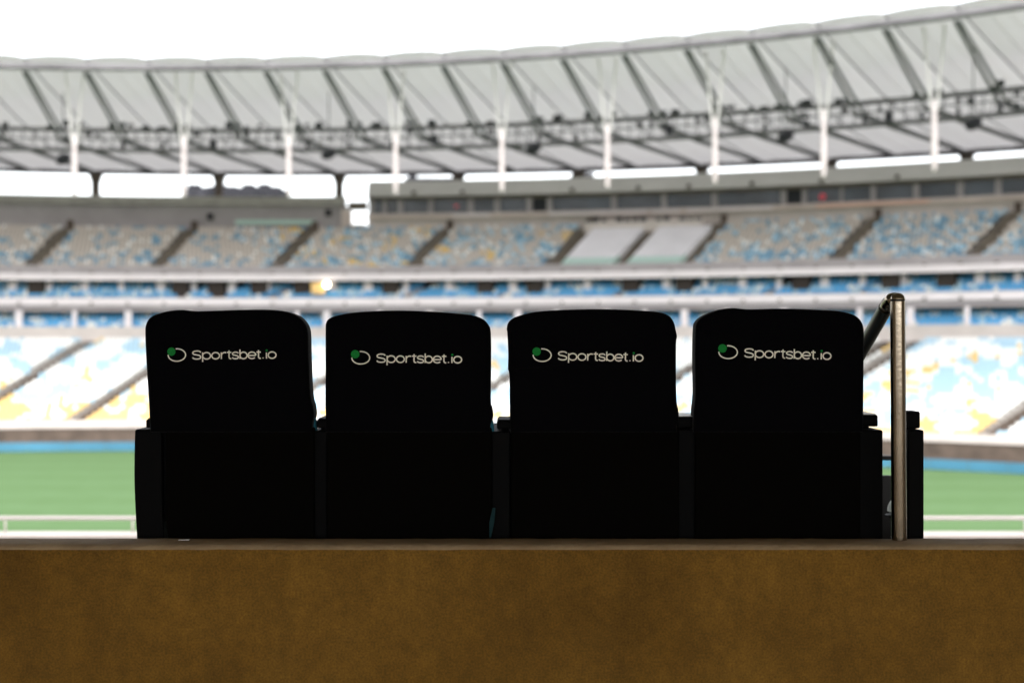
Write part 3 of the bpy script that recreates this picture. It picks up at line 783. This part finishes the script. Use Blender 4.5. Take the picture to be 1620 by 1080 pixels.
for ci in range(4):
    ch = thing('chair', CHL[ci], 'chair', 'black covered chairs in a row')
    pts2 = catmull(OUT[ci], 4)
    x0b, x1b = OUT[ci][0][0], OUT[ci][-1][0]
    pts2 += [(x1b + (x0b - x1b) * k / 16, 684) for k in range(1, 16)]
    W = [px(x, y, DC) for x, y in pts2]; W = [(p.x, p.z) for p in W]
    n = len(W)
    if sum(W[i][0] * W[(i + 1) % n][1] - W[(i + 1) % n][0] * W[i][1] for i in range(n)) > 0:
        W.reverse()
    cx = sum(p[0] for p in W) / n; cz = sum(p[1] for p in W) / n
    hw_ = (max(p[0] for p in W) - min(p[0] for p in W)) / 2; hh_ = (max(p[1] for p in W) - min(p[1] for p in W)) / 2
    def inset(d):
        return [(cx + (p[0] - cx) * (1 - d / hw_), cz + (p[1] - cz) * (1 - d / hh_)) for p in W]
    q = MB(); rr = .016; TH = .085
    rings = []
    def wr(x, z, s):
        return (.003 * noise.noise(Vector((x * 5 + ci * 9, z * 9, 1))) + .0015 * noise.noise(Vector((x * 19, z * 7, ci * 5)))) * s
    for s in (.06, .22, .42, .62, .8, .93, 1):       # camera-facing side, from the middle outward
        I = inset(rr)
        rings.append([(cx + (p[0] - cx) * s, DC - .012 * (1 - s * s) - wr(cx + (p[0] - cx) * s, cz + (p[1] - cz) * s, 1) * (1 if s < .9 else .5), cz + (p[1] - cz) * s) for p in I])
    for th in (25, 50, 75, 90):
        I = inset(rr * (1 - math.sin(R(th))))
        rings.append([(p[0], DC + rr * (1 - math.cos(R(th))), p[1]) for p in I])
    for th in (90, 65, 40, 15, 0):
        I = inset(rr * 2 * (1 - math.sin(R(th))))
        rings.append([(p[0], DC + TH - rr * 1.2 * (1 - math.cos(R(th))) * 0 + .012 * math.cos(R(th)), p[1]) for p in I])
    for s in (.8, .45, .06):
        I = inset(rr * 2)
        rings.append([(cx + (p[0] - cx) * s, DC + TH + .012 + .012 * (1 - s), cz + (p[1] - cz) * s) for p in I])
    for rg in rings: q.v += rg
    for j in range(len(rings) - 1):
        for i in range(n):
            i2 = (i + 1) % n
            q.f.append((j * n + i, j * n + i2, (j + 1) * n + i2, (j + 1) * n + i)); q.m.append(0)
    q.f.append(tuple(reversed(range(n)))); q.m.append(0)
    q.f.append(tuple((len(rings) - 1) * n + i for i in range(n))); q.m.append(0)
    cover = q.build('back_cover', 'fabric', ch, True)
    bvh = BVHTree.FromPolygons([Vector(v) for v in q.v], q.f)
    # printed mark: laid on the cloth
    (ex, ey), sc, tilt = LOGO[ci]
    ct, st = math.cos(R(tilt)), math.sin(R(tilt))
    def place(lx, ly, lift=.0012):
        """logo units (5.143 to a photo pixel) relative to the ellipse's centre, y down"""
        lx, ly = lx * sc / 5.143, ly * sc / 5.143
        p = px(ex + lx * ct - ly * st, ey + lx * st + ly * ct, DC)
        h = bvh.ray_cast(Vector((p.x, DC - .3, p.z)), Vector((0, 1, 0)))[0]
        return (p.x, (h.y if h else DC) - lift, p.z)
    def add_ribbon(mb, pts, hw, lift=.0012):
        rb = ribbon(subdiv(pts), hw); b = len(mb.v)
        for l_, r_ in rb: mb.v.append(place(*l_, lift)); mb.v.append(place(*r_, lift))
        for i in range(len(rb) - 1): mb.f.append((b + 2 * i, b + 2 * i + 1, b + 2 * i + 3, b + 2 * i + 2)); mb.m.append(0)
    def add_disc(mb, x, y, r, lift):
        b = len(mb.v); mb.v.append(place(x, y, lift))
        for k in range(24): mb.v.append(place(x + r * math.cos(k * math.pi / 12), y + r * math.sin(k * math.pi / 12), lift))
        for k in range(24): mb.f.append((b, b + 1 + k, b + 1 + (k + 1) % 24)); mb.m.append(0)
    q = MB(); add_ribbon(q, ell(0, 0, 73, 51, -97, 182, 60), 5.0); q.build('logo_ring', 'print_white', cover)
    q = MB(); add_disc(q, -45, -28, 34, .002); q.build('logo_ball', 'print_green', cover)
    q = MB()
    for gx, strokes in G:
        for s_ in strokes: add_ribbon(q, [(gx - 315 + x, 37 - y) for x, y in s_], 5.5)
    q.build('lettering', 'print_white', cover)
    q = MB(); add_disc(q, 1058 - 315, 37 - 67, 9, .002); q.build('lettering_dot', 'print_green', cover)
    # structure under the cover
    poly_slab('back_panel', PANEL[ci], DC + .012, DC + .07, 'shell', ch, .008)
    xr = PANEL[ci][-1][0]
    sl = {0: [(480, 640), (480, 684), (501, 684), (499, 664), (494, 650)], 1: [(760, 640), (760, 684), (782, 684), (780.5, 668), (774, 650)]}.get(ci, [(x1b - 25, 600), (x1b - 25, 684), (x1b - 4, 684), (x1b - 6, 600)])
    poly_slab('backrest_pad', sl, DC + .045, DC + .075, 'teal', ch, .003)
    a = px((x0b + x1b) / 2 - 112, 790, DC); b = px((x0b + x1b) / 2 + 112, 830, DC)
    q = MB(); q.box(a.x, b.x, DC + .12, DC + .52, b.z, a.z); q.build('seat_cushion', 'teal', ch, bevel=.02)
    if ci == 1:
        poly_slab('cushion_wing', [(779, 803), (774, 826), (774, 850), (777, 850), (782, 826), (784, 803)], DC + .004, DC + .011, 'teal_dark', ch, .002)
    for s in (.2, .8):
        xx = a.x + (b.x - a.x) * s
        q = MB(); q.box(xx - .02, xx + .02, DC + .14, DC + .46, CHZ, b.z - .002); q.build('leg', 'arm', ch)
    if ci == 0: make_arm(-1, ch)
    make_arm(ci, ch)

# ------------------------------------------------------------------ handrail
hr = thing('handrail', 'brushed steel stair handrail with rounded top beside the black chairs', 'handrail')
HD = 4.18
tp = px(1420, 463, HD); rad = 11.8 / F * HD
q = MB()
zt = px(0, 475, HD).z
base_z = zw + .002
q.tube([(tp.x + .005 * (1 - t), HD, base_z + (zt - .0025 - base_z) * t) for t in (0, .002, .3, .6, .998, 1)], rad, 28); q.build('post', 'steel', hr, True)
q = MB(); q.tube([(tp.x, HD, zt - .0025), (tp.x, HD, zt + .0015)], rad * .94, 24); q.build('joint', 'dark', hr)
dirv = Vector((-.02, math.cos(R(27)), -math.sin(R(27))))
# rounded cap on the post, and a short polished neck that turns away down the stairs
q = MB(); zs = zt + .0016
cp = [(zs, rad), (zs + .003, rad)] + [(zs + .003 + (tp.z - zs - .003) * math.sin(R(t)), rad * max(.02, math.cos(R(t)))) for t in (15, 30, 45, 60, 72, 82, 90)]
q.tube([(tp.x, HD, z_) for z_, _ in cp], [r_ for _, r_ in cp], 28); q.build('cap', 'steel', hr, True)
last = Vector((tp.x - .004, HD + .004, zs + .001))
q = MB(); q.tube([last, last + Vector((-.006, .03, .000)), last + Vector((-.008, .06, -.012)), last + Vector((-.008, .06, -.012)) + dirv * .03], rad * .96, 24, True); q.build('elbow', 'steel', hr, True)
last = last + Vector((-.008, .06, -.012)) - dirv * .03
q = MB(); q.tube([last + dirv * t for t in (.055, .058, 1.2, 2.597, 2.6)], rad * 1.0, 24); q.build('sloping_rail', 'steel_shaded', hr, True)
q = MB(); b = last + dirv * 2.5; q.tube([b - Vector((0, 0, .01)), (b.x, b.y, CHZ - .75)], rad, 16); q.build('lower_post', 'steel', hr, True)

# ------------------------------------------------------------------ beyond the handrail: seat end, dark barrier, pale seat
se = thing('seat_end', 'dark seat end panel with armrest just beyond the steel handrail', 'seat end')
Da = DC + .03
poly_slab('arm_panel', [(1437, 680), (1437, 985), (1462, 985), (1462, 680)], Da, Da + .09, 'arm', se, .006)
a = px(1433, 651, Da); b = px(1458, 678, Da)
q = MB(); q.box(a.x, b.x, Da + .012, Da + .10, b.z, a.z); q.build('arm_pad', 'arm', se, bevel=.006)
q = MB(); q.box(a.x + .02, b.x - .01, Da + .03, Da + .08, px(0, 680, Da).z, b.z); q.build('arm_bracket', 'arm', se)
ba = thing('aisle_barrier', 'dark metal barrier with a top bar beside the stair handrail', 'barrier')
DB = 5.35
def pbox(x0, x1, y0, y1, D, d, nm, m, par):
    p, q2 = px(x0, y0, D), px(x1, y1, D); q = MB(); q.box(p.x, q2.x, D, D + d, q2.z, p.z); return q.build(nm, m, par, bevel=.004)
pbox(1330, 1452, 721, 728, DB, .03, 'top_bar', 'black_metal', ba)
pbox(1330, 1452, 752, 1000, DB, .03, 'panel', 'black_metal', ba)
pbox(1412, 1417, 728, 752, DB + .003, .024, 'post', 'black_metal', ba)
pbox(1340, 1345, 728, 752, DB + .003, .024, 'post', 'black_metal', ba)
pbox(1443, 1448, 728, 752, DB + .003, .024, 'post', 'black_metal', ba)
# pale rounded seat shell in front of the barrier
ps = thing('pale_seat_shell', 'pale rounded plastic seat shell showing behind the steel handrail post', 'seat')
q = MB(); c = px(1424, 808, 4.95); NU, NV = 20, 10
for j in range(NV + 1):
    th = R(90) * j / NV
    for i in range(NU):
        an = 2 * math.pi * i / NU
        q.v.append((c.x + .046 * math.cos(an) * math.cos(th), c.y + .05 * math.sin(an) * math.cos(th), c.z - .012 + .06 * math.sin(th) - .012 * math.cos(an) * math.cos(th)))
for j in range(NV):
    for i in range(NU): q.f.append((j * NU + i, j * NU + (i + 1) % NU, j * NU + NU + (i + 1) % NU, j * NU + NU + i)); q.m.append(0)
q.build('shell', 'cap_white', ps, True)
q = MB(); q.tube([(c.x, c.y, CHZ), (c.x, c.y, c.z - .01)], .03, 10); q.build('stem', 'black_metal', ps)
q = MB(); q.tube([(c.x, c.y, c.z - .045), (c.x, c.y, c.z - .014)], [.02, .055], 16); q.build('collar', 'black_metal', ps)
